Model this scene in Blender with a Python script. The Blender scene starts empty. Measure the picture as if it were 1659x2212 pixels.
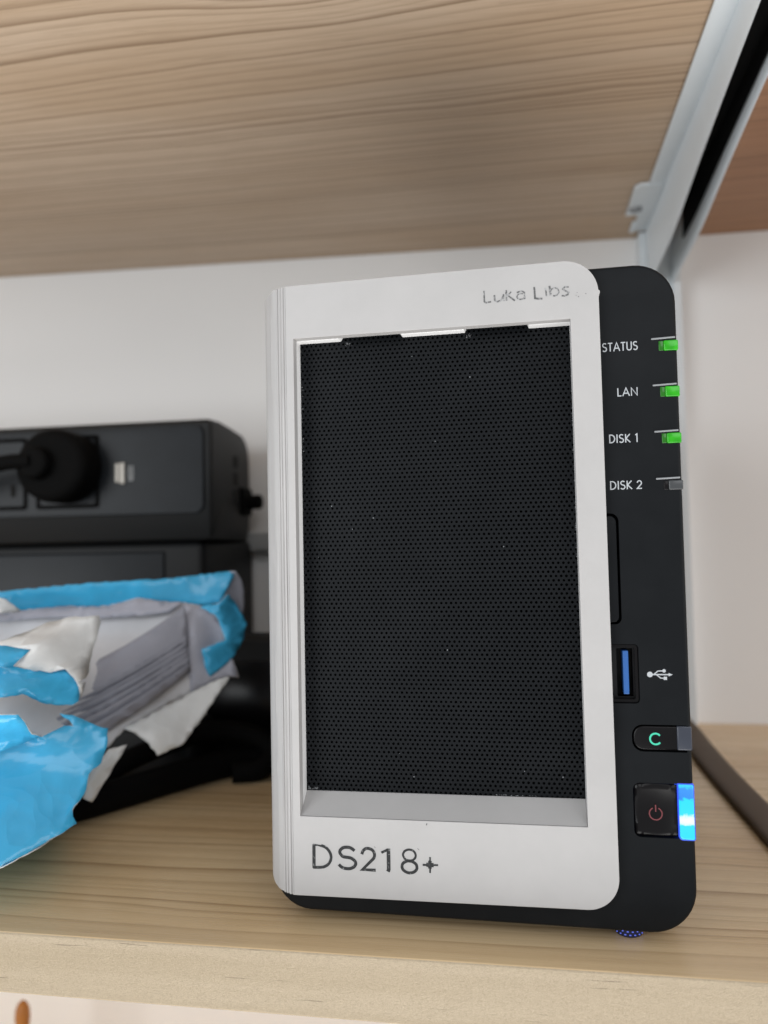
import bpy, bmesh, math, random
from mathutils import Vector, Matrix, noise
from mathutils.geometry import tessellate_polygon, delaunay_2d_cdt

# ------------------------------------------------------------------ set-up
# All dimensions below are millimetres; MM turns them into metres.
MM = 0.001
scene = bpy.context.scene
COL = scene.collection
random.seed(7)

# camera: hand-held phone about 20 cm in front of the drive
cam_d = bpy.data.cameras.new('camera')
cam = bpy.data.objects.new('camera', cam_d)
COL.objects.link(cam)
YAW, PITCH, ROLL = 0.1673, 0.0442, -0.0203
_r = Vector((math.cos(YAW), math.sin(YAW), 0)); _f = Vector((-math.sin(YAW), math.cos(YAW), 0)); _u = Vector((0, 0, 1))
_f2 = math.cos(PITCH) * _f + math.sin(PITCH) * _u
_u2 = -math.sin(PITCH) * _f + math.cos(PITCH) * _u
_r3 = math.cos(ROLL) * _r + math.sin(ROLL) * _u2
_u3 = -math.sin(ROLL) * _r + math.cos(ROLL) * _u2
m = Matrix.Identity(4)
for i in range(3):
    m[i][0], m[i][1], m[i][2] = _r3[i], _u3[i], -_f2[i]
m.translation = Vector((67.9, -208.0, 98.8)) * MM
cam.matrix_world = m
cam_d.sensor_fit = 'VERTICAL'
cam_d.sensor_height = 36.0
cam_d.lens = 36.0 * 1725.0 / 2212.0
cam_d.clip_start = 0.01
cam_d.clip_end = 50.0
cam_d.dof.use_dof = True
cam_d.dof.focus_distance = 0.206
cam_d.dof.aperture_fstop = 10.0
scene.camera = cam

# room light: dim neutral ambience, one broad window behind the photographer, added fill lamps
world = bpy.data.worlds.new('World')
scene.world = world
world.use_nodes = True
world.node_tree.nodes['Background'].inputs[0].default_value = (0.95, 0.97, 1.0, 1)
world.node_tree.nodes['Background'].inputs[1].default_value = 0.44


def area(name, loc, target, sx, sy, power, col):
    d = bpy.data.lights.new(name, 'AREA')
    d.shape = 'RECTANGLE'; d.size = sx; d.size_y = sy; d.energy = power; d.color = col
    o = bpy.data.objects.new(name, d)
    COL.objects.link(o)
    o.location = loc
    o.rotation_euler = (Vector(target) - Vector(loc)).to_track_quat('-Z', 'Y').to_euler()
    return o


area('window_light', (0.60, -1.10, 0.75), (0.0, 0.10, 0.05), 1.0, 0.8, 5.5, (0.98, 0.985, 1.0))
area('side_fill', (1.20, -0.42, 0.12), (0.05, 0.0, 0.09), 0.6, 0.9, 3.6, (1.0, 0.985, 0.96))  # added lamp that brightens the cover's left inner wall
area('left_fill', (-0.95, -1.30, 0.18), (0.0, 0.12, 0.10), 0.9, 1.0, 13.5, (0.95, 0.98, 1.0))  # added fill lighting the wall from the left
area('low_fill', (0.30, -0.36, -0.85), (0.0, 0.05, 0.2), 1.8, 0.8, 20.0, (1.0, 0.985, 0.96))  # added lamp from below for the lips and shelf undersides

vs = scene.view_settings
vs.view_transform = 'Standard'; vs.look = 'None'; vs.exposure = 0.0; vs.gamma = 1.0
vs.use_curve_mapping = False
scene.cycles.use_denoising = True
scene.cycles.max_bounces = 8


# ------------------------------------------------------------------ materials
class NT:
    """Small helper that chains shader nodes."""
    def __init__(self, name):
        self.m = bpy.data.materials.new(name)
        self.m.use_nodes = True
        self.t = self.m.node_tree
        self.b = self.t.nodes['Principled BSDF']

    def n(self, kind, **kw):
        x = self.t.nodes.new(kind)
        for k, v in kw.items():
            setattr(x, k, v)
        return x

    def l(self, a, b):
        self.t.links.new(a, b)

    def set(self, **kw):
        for k, v in kw.items():
            self.b.inputs[k.replace('_', ' ')].default_value = v
        return self

    def coords(self, scale=(1, 1, 1), loc=(0, 0, 0), src=None):
        if src is None:
            src = self.n('ShaderNodeTexCoord').outputs['Object']
        mp = self.n('ShaderNodeMapping')
        mp.inputs['Scale'].default_value = scale
        mp.inputs['Location'].default_value = loc
        self.l(src, mp.inputs['Vector'])
        return mp.outputs[0]

    def noise(self, vec, scale=1.0, detail=3.0, rough=0.5, dist=0.0, dim='3D'):
        x = self.n('ShaderNodeTexNoise')
        x.noise_dimensions = dim
        x.inputs['Scale'].default_value = scale
        x.inputs['Detail'].default_value = detail
        x.inputs['Roughness'].default_value = rough
        x.inputs['Distortion'].default_value = dist
        self.l(vec, x.inputs['W' if dim == '1D' else 'Vector'])
        return x.outputs[0]

    def math(self, op, a, b=None, c=None):
        x = self.n('ShaderNodeMath', operation=op)
        for i, v in enumerate((a, b, c)):
            if v is None:
                continue
            if isinstance(v, (int, float)):
                x.inputs[i].default_value = v
            else:
                self.l(v, x.inputs[i])
        return x.outputs[0]

    def ramp(self, fac, stops, mode='LINEAR'):
        x = self.n('ShaderNodeValToRGB')
        x.color_ramp.interpolation = mode
        e = x.color_ramp.elements
        while len(e) < len(stops):
            e.new(0.5)
        for i, (p, c) in enumerate(stops):
            e[i].position = p
            e[i].color = (c, c, c, 1) if isinstance(c, (int, float)) else (*c, 1)
        self.l(fac, x.inputs[0])
        return x.outputs[0]

    def mix(self, fac, a, b, mode='MIX'):
        x = self.n('ShaderNodeMix', data_type='RGBA', blend_type=mode)
        for i, v in ((0, fac), (6, a), (7, b)):
            if isinstance(v, (int, float)):
                x.inputs[i].default_value = v
            elif isinstance(v, tuple):
                x.inputs[i].default_value = (*v, 1)
            else:
                self.l(v, x.inputs[i])
        return x.outputs[2]

    def color(self, c):
        self.l(c, self.b.inputs['Base Color'])

    def bump(self, h, strength=0.2, dist=0.0002):
        x = self.n('ShaderNodeBump')
        x.inputs['Strength'].default_value = strength
        x.inputs['Distance'].default_value = dist
        self.l(h, x.inputs['Height'])
        self.l(x.outputs[0], self.b.inputs['Normal'])


def plain(name, col, rough=0.5, metal=0.0, var=0.0, bump=0.0, bscale=4000, **kw):
    t = NT(name)
    t.set(Roughness=rough, Metallic=metal, **kw)
    t.b.inputs['Base Color'].default_value = (*col, 1)
    if var:
        v = t.coords()
        f = t.noise(v, 90, 5, 0.6)
        t.color(t.mix(t.ramp(f, [(0.3, 0.0), (0.7, 1.0)]), tuple(c * (1 - var) for c in col), tuple(min(1, c * (1 + var)) for c in col)))
    if bump:
        v = t.coords()
        t.bump(t.noise(v, bscale, 3, 0.6), bump, 0.0001)
    return t.m


def emit(name, col, strength, base=(0.02, 0.02, 0.02), rough=0.2):
    t = NT(name)
    t.set(Roughness=rough)
    t.b.inputs['Base Color'].default_value = (*base, 1)
    t.b.inputs['Emission Color'].default_value = (*col, 1)
    t.b.inputs['Emission Strength'].default_value = strength
    return t.m


def dusty(name, col, rough, dens=700.0, amount=0.06, bump=0.15, size=0.12, spec=0.12):
    """Black plastic or metal with scattered lint and dust specks."""
    t = NT(name)
    t.set(Roughness=rough)
    v = t.coords()
    w = t.n('ShaderNodeTexVoronoi')
    w.inputs['Scale'].default_value = dens
    t.l(v, w.inputs['Vector'])
    sep = t.n('ShaderNodeSeparateColor')
    t.l(w.outputs['Color'], sep.inputs[0])
    keep = t.math('LESS_THAN', sep.outputs[0], amount)
    rad = t.math('MULTIPLY', sep.outputs[1], size)
    near = t.math('LESS_THAN', w.outputs['Distance'], rad)
    speck = t.math('MULTIPLY', keep, near)
    film = t.ramp(t.noise(v, 60, 4, 0.6), [(0.45, 0.0), (0.8, 0.008)])
    c = t.mix(film, col, (0.35, 0.37, 0.40))
    c = t.mix(t.math('MULTIPLY', speck, 0.5), c, (0.40, 0.42, 0.44))
    t.color(c)
    t.bump(t.noise(v, 6000, 2, 0.6), bump, 0.00005)
    t.b.inputs['Specular IOR Level'].default_value = spec
    return t.m


def wood(name, yc, zc, seed, light, dark, warm, ring=0.30, rough=0.42, knot=None, fibre=1.0):
    """Pine: growth rings as distance from the log's axis, cut by the board's faces."""
    t = NT(name)
    tc = t.n('ShaderNodeTexCoord').outputs['Object']
    v = t.coords((1000, 1000, 1000), src=tc)           # millimetres
    sx = t.n('ShaderNodeSeparateXYZ'); t.l(v, sx.inputs[0])
    x, y, z = sx.outputs
    wob = t.noise(t.coords((0.0035, 0.012, 0.012), (seed, 0, 0), v), 1, 3, 0.5)
    wob2 = t.noise(t.coords((0.012, 0.05, 0.05), (seed + 9, 0, 0), v), 1, 2, 0.5)
    dy = t.math('SUBTRACT', y, yc); dz = t.math('SUBTRACT', z, zc)
    r = t.math('SQRT', t.math('ADD', t.math('MULTIPLY', dy, dy), t.math('MULTIPLY', dz, dz)))
    r = t.math('ADD', r, t.math('MULTIPLY', t.math('SUBTRACT', wob, 0.5), 13.0))
    r = t.math('ADD', r, t.math('MULTIPLY', t.math('SUBTRACT', wob2, 0.5), 2.5))
    if knot:
        kx, ky, sxk, syk, amp = knot
        ax = t.math('DIVIDE', t.math('SUBTRACT', x, kx), sxk)
        ay = t.math('DIVIDE', t.math('SUBTRACT', y, ky), syk)
        d2 = t.math('ADD', t.math('MULTIPLY', ax, ax), t.math('MULTIPLY', ay, ay))
        g = t.math('POWER', 2.718, t.math('MULTIPLY', d2, -1.0))
        r = t.math('SUBTRACT', r, t.math('MULTIPLY', g, amp))
    # every ring: slow darkening, then a sharp edge; width and strength vary from ring to ring
    rr = t.math('ADD', t.math('MULTIPLY', r, ring * 0.55), t.math('MULTIPLY', t.noise(t.math('MULTIPLY', r, 0.06), 1, 2, 0.6, dim='1D'), 3.2))
    fr = t.math('FRACT', rr)
    late = t.ramp(fr, [(0.0, 0.05), (0.45, 0.12), (0.80, 0.75), (0.90, 1.0), (0.97, 0.20), (1.0, 0.05)])
    cell = t.math('FLOOR', rr)
    wn = t.n('ShaderNodeTexWhiteNoise', noise_dimensions='1D'); t.l(cell, wn.inputs['W'])
    late = t.math('MULTIPLY', late, t.math('ADD', t.math('MULTIPLY', t.math('POWER', wn.outputs['Value'], 1.3), 0.75), 0.25))
    fib = t.noise(t.coords((0.03, 1.6, 1.6), (seed, 0, 0), v), 1, 4, 0.65)
    broad = t.noise(t.coords((0.005, 0.022, 0.022), (seed + 3, 0, 0), v), 1, 2, 0.5)
    c = t.mix(t.ramp(broad, [(0.38, 0.0), (0.62, 1.0)]), light, warm)
    c = t.mix(late, c, dark)
    c = t.mix(t.math('MULTIPLY', t.ramp(fib, [(0.45, 0.0), (0.75, 1.0)]), 0.30 * fibre), c, dark)
    # short dark resin dashes
    dash = t.ramp(t.noise(t.coords((0.05, 1.1, 1.1), (seed + 5, 0, 0), v), 1, 2, 0.5), [(0.70, 0.0), (0.76, 1.0)])
    c = t.mix(t.math('MULTIPLY', dash, 0.30), c, tuple(k * 0.5 for k in dark))
    t.color(c)
    t.l(t.ramp(fib, [(0.3, rough - 0.05), (0.8, rough + 0.10)]), t.b.inputs['Roughness'])
    t.bump(t.math('ADD', fib, t.math('MULTIPLY', late, 0.4)), 0.12, 0.0002)
    return t.m


def sawn_edge(name):
    """The sanded long edge of a pine board: pale, fuzzy, with tiny splits."""
    t = NT(name)
    v = t.coords((1000, 1000, 1000))
    fuzz = t.noise(v, 1.7, 5, 0.75, 0.8)
    fuzz2 = t.noise(t.coords((0.5, 1, 1.3), src=v), 3.6, 4, 0.8, 1.5)
    band = t.noise(t.coords((0.006, 0.2, 0.22), src=v), 1, 3, 0.5)
    c = t.mix(t.ramp(band, [(0.35, 0.0), (0.65, 1.0)]), (0.60, 0.49, 0.35), (0.53, 0.425, 0.29))
    c = t.mix(t.math('MULTIPLY', t.ramp(fuzz, [(0.38, 1.0), (0.52, 0.0)]), 0.45), c, (0.40, 0.31, 0.205))
    c = t.mix(t.math('MULTIPLY', t.ramp(fuzz2, [(0.54, 0.0), (0.68, 1.0)]), 0.65), c, (0.78, 0.67, 0.50))
    dash = t.ramp(t.noise(t.coords((0.05, 1.0, 1.7), (4, 0, 0), v), 1, 3, 0.5), [(0.67, 0.0), (0.71, 1.0)])
    c = t.mix(t.math('MULTIPLY', dash, 0.65), c, (0.15, 0.11, 0.08))
    t.color(c)
    t.set(Roughness=0.85)
    t.bump(t.math('ADD', fuzz, fuzz2), 0.8, 0.0006)
    return t.m


M = {}
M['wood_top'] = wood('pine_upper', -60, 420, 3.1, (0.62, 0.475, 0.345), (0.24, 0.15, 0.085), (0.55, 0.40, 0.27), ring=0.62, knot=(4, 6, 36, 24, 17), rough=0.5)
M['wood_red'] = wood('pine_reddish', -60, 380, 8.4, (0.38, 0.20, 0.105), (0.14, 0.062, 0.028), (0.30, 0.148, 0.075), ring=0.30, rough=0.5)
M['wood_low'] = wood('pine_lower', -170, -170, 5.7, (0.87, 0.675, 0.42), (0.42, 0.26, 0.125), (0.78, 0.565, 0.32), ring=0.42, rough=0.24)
M['edge'] = sawn_edge('pine_sanded_edge')
M['black'] = dusty('black_satin_plastic', (0.0060, 0.0070, 0.0082), 0.45, 420, 0.06, 0.10, 0.10)
M['black_body'] = plain('black_body_plastic', (0.006, 0.0065, 0.007), 0.55, bump=0.1, Specular_IOR_Level=0.3)
M['gloss'] = plain('black_gloss_plastic', (0.0045, 0.004, 0.0045), 0.28, Specular_IOR_Level=0.22)
M['void'] = plain('black_void', (0.002, 0.002, 0.002), 0.9)
M['mesh'] = dusty('black_perforated_metal', (0.0060, 0.0070, 0.0084), 0.45, 520, 0.035, 0.05, 0.10)
M['print_white'] = plain('silkscreen_white', (0.42, 0.44, 0.46), 0.6)
M['jade'] = plain('jade_print', (0.05, 0.55, 0.36), 0.5)
M['red_print'] = plain('dull_red_print', (0.14, 0.025, 0.03), 0.5)
M['usb_blue'] = plain('usb_blue_plastic', (0.016, 0.10, 0.34), 0.5)
M['usb_shell'] = plain('usb_dark_shell', (0.02, 0.02, 0.021), 0.35, metal=0.6)
M['green'] = emit('green_lamp_lit', (0.022, 0.40, 0.002), 1.0, (0.02, 0.25, 0.01))
def green_mat():
    """Lit light pipe: uneven glow inside tinted plastic."""
    t = NT('green_lamp_lit_pipe')
    v = t.coords((1000, 1000, 1000))
    f = t.noise(v, 0.5, 1, 0.4)
    c = t.ramp(f, [(0.3, (0.010, 0.22, 0.001)), (0.5, (0.014, 0.28, 0.002)), (0.75, (0.03, 0.42, 0.003))])
    t.l(c, t.b.inputs['Emission Color'])
    t.b.inputs['Emission Strength'].default_value = 1.0
    t.b.inputs['Base Color'].default_value = (0.01, 0.12, 0.005, 1)
    t.set(Roughness=0.2)
    return t.m


M['green'] = green_mat()
M['green_dim'] = emit('green_lamp_end', (0.006, 0.07, 0.001), 1.0, (0.01, 0.08, 0.005))
M['lamp_off'] = plain('smoked_lamp_off', (0.05, 0.053, 0.056), 0.25)
M['ridge'] = plain('highlight_crumb_grey', (0.26, 0.27, 0.28), 0.3)  # grey paints the highlight on the lamp lips; also colours the crumbs
M['smoke'] = plain('smoked_clear', (0.035, 0.04, 0.055), 0.3)
M['paint'] = plain('white_powder_coat', (0.74, 0.79, 0.82), 0.38, var=0.02, bump=0.08, bscale=1500)
M['steel'] = plain('zinc_screw', (0.33, 0.34, 0.35), 0.4, metal=0.8)
M['dark_panel'] = plain('slate_panel', (0.009, 0.0115, 0.0145), 0.42, var=0.15, Specular_IOR_Level=0.25)
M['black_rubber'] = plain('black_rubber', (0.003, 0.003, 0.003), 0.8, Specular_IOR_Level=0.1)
M['chrome'] = plain('metal_connector', (0.30, 0.28, 0.25), 0.4, metal=0.5)
M['duct'] = plain('pale_grey_plastic', (0.40, 0.41, 0.41), 0.5)
M['orange'] = plain('orange_brown_wood', (0.38, 0.15, 0.03), 0.55, var=0.2)


def plate_mat():
    t = NT('white_printed_plastic')
    v = t.coords()
    f = t.noise(v, 38, 6, 0.62)
    t.color(t.mix(t.ramp(f, [(0.35, 0.0), (0.65, 1.0)]), (0.415, 0.405, 0.398), (0.45, 0.438, 0.431)))
    t.set(Roughness=0.48)
    t.b.inputs['Subsurface Weight'].default_value = 0.25
    t.b.inputs['Subsurface Radius'].default_value = (1, 0.95, 0.9)
    t.b.inputs['Subsurface Scale'].default_value = 0.0015
    layers = t.noise(t.coords((900, 60, 60)), 1, 2, 0.5)
    fine = t.noise(v, 1800, 3, 0.6)
    t.bump(t.math('ADD', t.math('MULTIPLY', layers, 0.3), fine), 0.10, 0.00012)
    return t.m


M['plate'] = plate_mat()


M['lit_white'] = plain('brightened_white_plastic', (0.86, 0.855, 0.85), 0.45)  # whiter copy of the cover plastic, painting the lit tabs and inner walls


def ink_mat(name, dark, cover):
    """Black ink rubbed into engraved letters, worn away in places."""
    t = NT(name)
    v = t.coords()
    f = t.noise(v, 1500, 4, 0.7, 0.6)
    t.color(t.mix(t.ramp(f, [(cover - 0.08, 0.0), (cover + 0.10, 1.0)]), dark, (0.40, 0.40, 0.40)))
    t.set(Roughness=0.7)
    return t.m


M['ink'] = ink_mat('worn_black_ink', (0.012, 0.013, 0.014), 0.66)
M['ink_pale'] = ink_mat('faded_grey_ink', (0.10, 0.10, 0.10), 0.54)


def wall_mat():
    t = NT('painted_wall')
    v = t.coords()
    f = t.noise(v, 5, 3, 0.5)
    t.color(t.mix(f, (0.84, 0.838, 0.83), (0.87, 0.868, 0.863)))
    t.set(Roughness=0.85)
    t.bump(t.noise(v, 700, 4, 0.6), 0.25, 0.0004)
    return t.m


M['wall'] = wall_mat()


def bar_mat():
    """Power light guide: one diode behind clear plastic, hottest low in the bar."""
    t = NT('blue_power_lamp')
    v = t.coords((1000, 1000, 1000))
    s = t.n('ShaderNodeSeparateXYZ'); t.l(v, s.inputs[0])
    z = s.outputs[2]
    d = t.math('ABSOLUTE', t.math('SUBTRACT', z, 31.0))
    w = t.noise(v, 0.9, 2, 0.5)
    d = t.math('ADD', d, t.math('MULTIPLY', t.math('SUBTRACT', w, 0.5), 2.2))
    c = t.ramp(t.math('DIVIDE', d, 9.0), [(0.0, (0.9, 1.0, 1.0)), (0.10, (0.75, 0.95, 1.0)), (0.16, (0.02, 0.72, 1.0)), (0.52, (0.01, 0.70, 1.0)), (0.58, (0.02, 0.22, 0.75)), (0.84, (0.03, 0.26, 0.80)), (0.90, (0.02, 0.60, 1.0))])
    t.b.inputs['Base Color'].default_value = (0.02, 0.06, 0.12, 1)
    t.l(c, t.b.inputs['Emission Color'])
    t.b.inputs['Emission Strength'].default_value = 1.05
    t.set(Roughness=0.25)
    return t.m


M['bar'] = bar_mat()
M['bar_halo'] = emit('blue_lamp_halo', (0.03, 0.10, 0.95), 1.0)
M['blue_dot'] = emit('blue_glow_dots', (0.14, 0.20, 0.95), 0.75)
M['foot'] = plain('dark_blue_foot', (0.010, 0.013, 0.05), 0.5)


def foil(name, col, rough, wr=0.35, cell=70):
    """Thin film or paper, crumpled into flat facets with crisp ridges."""
    t = NT(name)
    v = t.coords()
    f = t.noise(v, 60, 4, 0.6, 0.6)
    t.color(t.mix(t.ramp(f, [(0.35, 0.0), (0.65, 1.0)]), tuple(c * 0.9 for c in col), col))
    t.set(Roughness=rough)
    wv = t.n('ShaderNodeTexNoise'); wv.inputs['Scale'].default_value = 40
    t.l(v, wv.inputs['Vector'])
    mx = t.n('ShaderNodeMix', data_type='VECTOR'); mx.inputs[0].default_value = 0.02
    t.l(v, mx.inputs[4]); t.l(wv.outputs['Color'], mx.inputs[5])
    hs = None
    for sc, am in ((cell, 1.0), (cell * 2.7, 0.35)):
        w = t.n('ShaderNodeTexVoronoi'); w.inputs['Scale'].default_value = sc
        t.l(mx.outputs[1], w.inputs['Vector'])
        k = t.math('MULTIPLY', w.outputs['Distance'], am)
        hs = k if hs is None else t.math('ADD', hs, k)
    t.bump(hs, wr, 0.0030)
    return t.m


M['blue'] = foil('blue_bag_film', (0.062, 0.45, 0.76), 0.17, 0.55, 42)
M['sky'] = M['blue']
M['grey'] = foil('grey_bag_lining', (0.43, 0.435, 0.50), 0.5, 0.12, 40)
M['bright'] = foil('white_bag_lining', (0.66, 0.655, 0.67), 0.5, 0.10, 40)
M['white'] = foil('white_bag_film', (0.80, 0.80, 0.785), 0.35, 0.3, 45)
M['paper'] = foil('grey_folded_paper', (0.31, 0.31, 0.355), 0.6, 0.05, 40)


def braid_mat():
    t = NT('brown_braided_sleeve')
    v = t.coords((1000, 1000, 1000))
    w1 = t.n('ShaderNodeTexWave', wave_type='BANDS', bands_direction='DIAGONAL'); w1.inputs['Scale'].default_value = 0.55
    t.l(t.coords((1, 1, 0), src=v), w1.inputs['Vector'])
    w2 = t.n('ShaderNodeTexWave', wave_type='BANDS', bands_direction='DIAGONAL'); w2.inputs['Scale'].default_value = 0.55
    t.l(t.coords((-1, 1, 0), src=v), w2.inputs['Vector'])
    h = t.math('MAXIMUM', w1.outputs[1], w2.outputs[1])
    t.color(t.mix(h, (0.030, 0.020, 0.013), (0.13, 0.088, 0.056)))
    t.set(Roughness=0.6)
    t.bump(h, 0.5, 0.0004)
    return t.m


M['braid'] = braid_mat()


# ------------------------------------------------------------------ mesh helpers
def obj(name, vf, mat, parent=None, smooth=False, origin=(0, 0, 0), weld=False):
    v, f = vf[0], vf[1]
    me = bpy.data.meshes.new(name)
    o = Vector(origin)
    me.from_pydata([tuple((Vector(p) - o) * MM) for p in v], [], f)
    mats = mat if isinstance(mat, (list, tuple)) else [mat]
    for x in mats:
        me.materials.append(M[x] if isinstance(x, str) else x)
    if len(vf) > 2:
        for p, k in zip(me.polygons, vf[2]):
            p.material_index = k
    bm = bmesh.new(); bm.from_mesh(me)
    if weld:
        bmesh.ops.remove_doubles(bm, verts=bm.verts, dist=1e-6)
    bmesh.ops.recalc_face_normals(bm, faces=bm.faces)
    bm.to_mesh(me); bm.free()
    if smooth:
        me.polygons.foreach_set('use_smooth', [True] * len(me.polygons))
        me.update()
        try:
            me.set_sharp_from_angle(angle=math.radians(smooth if smooth is not True else 40))
        except Exception:
            pass
    ob = bpy.data.objects.new(name, me)
    COL.objects.link(ob)
    if parent is not None:
        ob.parent = parent
    else:
        ob.location = o * MM
    return ob


def thing(name, label, cat, loc=(0, 0, 0), rot=(0, 0, 0), group=None):
    o = bpy.data.objects.new(name, None)
    COL.objects.link(o)
    o.location = Vector(loc) * MM
    o.rotation_euler = rot
    o.empty_display_size = 0.02
    tag(o, label, cat, group)
    return o


def tag(o, label, cat, group=None):
    o['label'] = label; o['category'] = cat
    if group:
        o['group'] = group
    return o


def struct(o):
    o['kind'] = 'structure'
    return o


def join(*parts):
    V, F = [], []
    for p in parts:
        k = len(V)
        V += list(p[0]); F += [tuple(i + k for i in f) for f in p[1]]
    return V, F


def box(x0, x1, y0, y1, z0, z1, bev=0.0, seg=2):
    if not bev:
        v = [(x, y, z) for x in (x0, x1) for y in (y0, y1) for z in (z0, z1)]
        f = [(0, 1, 3, 2), (4, 6, 7, 5), (0, 4, 5, 1), (2, 3, 7, 6), (0, 2, 6, 4), (1, 5, 7, 3)]
        return v, f
    bm = bmesh.new()
    bmesh.ops.create_cube(bm, size=1.0)
    for q in bm.verts:
        q.co = Vector(((x0 + x1) / 2 + q.co.x * (x1 - x0), (y0 + y1) / 2 + q.co.y * (y1 - y0), (z0 + z1) / 2 + q.co.z * (z1 - z0)))
    bmesh.ops.bevel(bm, geom=list(bm.edges), offset=bev, segments=seg, affect='EDGES', profile=0.5)
    bm.verts.index_update()
    v = [tuple(q.co) for q in bm.verts]; f = [tuple(q.index for q in p.verts) for p in bm.faces]
    bm.free()
    return v, f


def rrect(x0, x1, z0, z1, r, n=6):
    """Rounded rectangle outline, radii per corner (x0z0, x1z0, x1z1, x0z1)."""
    rs = (r,) * 4 if isinstance(r, (int, float)) else r
    out = []
    for (cx, cz, sx, sz, a0), q in zip(((x0, z0, 1, 1, 180), (x1, z0, -1, 1, 270), (x1, z1, -1, -1, 0), (x0, z1, 1, -1, 90)), rs):
        if q <= 0:
            out.append((cx, cz)); continue
        for k in range(n + 1):
            a = math.radians(a0 + 90 * k / n)
            out.append((cx + sx * q + q * math.cos(a), cz + sz * q + q * math.sin(a)))
    return out


def circle(cx, cz, r, n=24, rz=None):
    return [(cx + r * math.cos(2 * math.pi * k / n), cz + (rz or r) * math.sin(2 * math.pi * k / n)) for k in range(n)]


def inset(o, d):
    n = len(o); out = []
    for i in range(n):
        a, b, c = Vector(o[i - 1]), Vector(o[i]), Vector(o[(i + 1) % n])
        e1 = (b - a); e2 = (c - b)
        if e1.length < 1e-9 or e2.length < 1e-9:
            out.append(tuple(b)); continue
        n1 = Vector((-e1.y, e1.x)).normalized(); n2 = Vector((-e2.y, e2.x)).normalized()
        k = (n1 + n2)
        k = k / max(0.3, (1 + n1.dot(n2)))
        out.append(tuple(b + k * d))
    return out


def prism(outer, y0, y1, holes=(), bev=0.0, back=True, nb=3):
    """Outline in X,Z extruded from y0 (front) to y1; bev rounds the outer front edge."""
    V, F = [], []
    rings = []
    if bev:
        for k in range(nb + 1):
            a = math.pi / 2 * k / nb
            rings.append((inset(outer, bev * (1 - math.sin(a))), y0 + bev * (1 - math.cos(a))))
    else:
        rings.append((list(outer), y0))
    rings.append((list(outer), y1))
    idx = []
    for o, y in rings:
        idx.append(list(range(len(V), len(V) + len(o))))
        V += [(p[0], y, p[1]) for p in o]
    n = len(outer)
    for a, b in zip(idx[:-1], idx[1:]):
        F += [(a[i], a[(i + 1) % n], b[(i + 1) % n], b[i]) for i in range(n)]
    hf, hb = [], []
    for h in holes:
        a = list(range(len(V), len(V) + len(h))); V += [(p[0], y0, p[1]) for p in h]
        b = list(range(len(V), len(V) + len(h))); V += [(p[0], y1, p[1]) for p in h]
        k = len(h)
        F += [(a[i], b[i], b[(i + 1) % k], a[(i + 1) % k]) for i in range(k)]
        hf.append(a); hb.append(b)

    def cap(loops):
        flat = [i for lp in loops for i in lp]
        tri = tessellate_polygon([[Vector((V[i][0], V[i][2], 0)) for i in lp] for lp in loops])
        return [tuple(flat[i] for i in t) for t in tri]
    F += cap([idx[0]] + hf)
    if back:
        F += cap([idx[-1]] + hb)
    return V, F


def turn(vf, fn):
    return [fn(p) for p in vf[0]], vf[1]


def sweep(path, section, up=Vector((0, 0, 1)), cap=True):
    """Section (list of (a,b)) carried along a 3D path."""
    P = [Vector(p) for p in path]
    V, F = [], []
    n = len(section)
    for i, p in enumerate(P):
        t = (P[min(i + 1, len(P) - 1)] - P[max(i - 1, 0)]).normalized()
        s = t.cross(up)
        s = s.normalized() if s.length > 1e-4 else Vector((1, 0, 0))
        q = s.cross(t).normalized()
        V += [tuple(p + s * a + q * b) for a, b in section]
    for i in range(len(P) - 1):
        F += [(i * n + k, i * n + (k + 1) % n, (i + 1) * n + (k + 1) % n, (i + 1) * n + k) for k in range(n)]
    if cap:
        F.append(tuple(range(n))[::-1]); F.append(tuple(range((len(P) - 1) * n, len(P) * n)))
    return V, F


def smooth_path(pts, n=8):
    P = [Vector(p) for p in pts]
    out = []
    for i in range(len(P) - 1):
        p0, p1, p2, p3 = P[max(i - 1, 0)], P[i], P[i + 1], P[min(i + 2, len(P) - 1)]
        for k in range(n):
            t = k / n
            out.append(0.5 * ((2 * p1) + (p2 - p0) * t + (2 * p0 - 5 * p1 + 4 * p2 - p3) * t * t + (3 * p1 - p0 - 3 * p2 + p3) * t ** 3))
    out.append(P[-1])
    return out


def tube(pts, r, n=10, sub=8):
    return sweep(smooth_path(pts, sub), [(r * math.cos(2 * math.pi * k / n), r * math.sin(2 * math.pi * k / n)) for k in range(n)])


# ---- lettering: single strokes with width, drawn on a vertical face
def arc(cx, cy, rx, ry, a0, a1, n=14):
    return [(cx + rx * math.cos(math.radians(a0 + (a1 - a0) * k / n)), cy + ry * math.sin(math.radians(a0 + (a1 - a0) * k / n))) for k in range(n + 1)]


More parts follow.
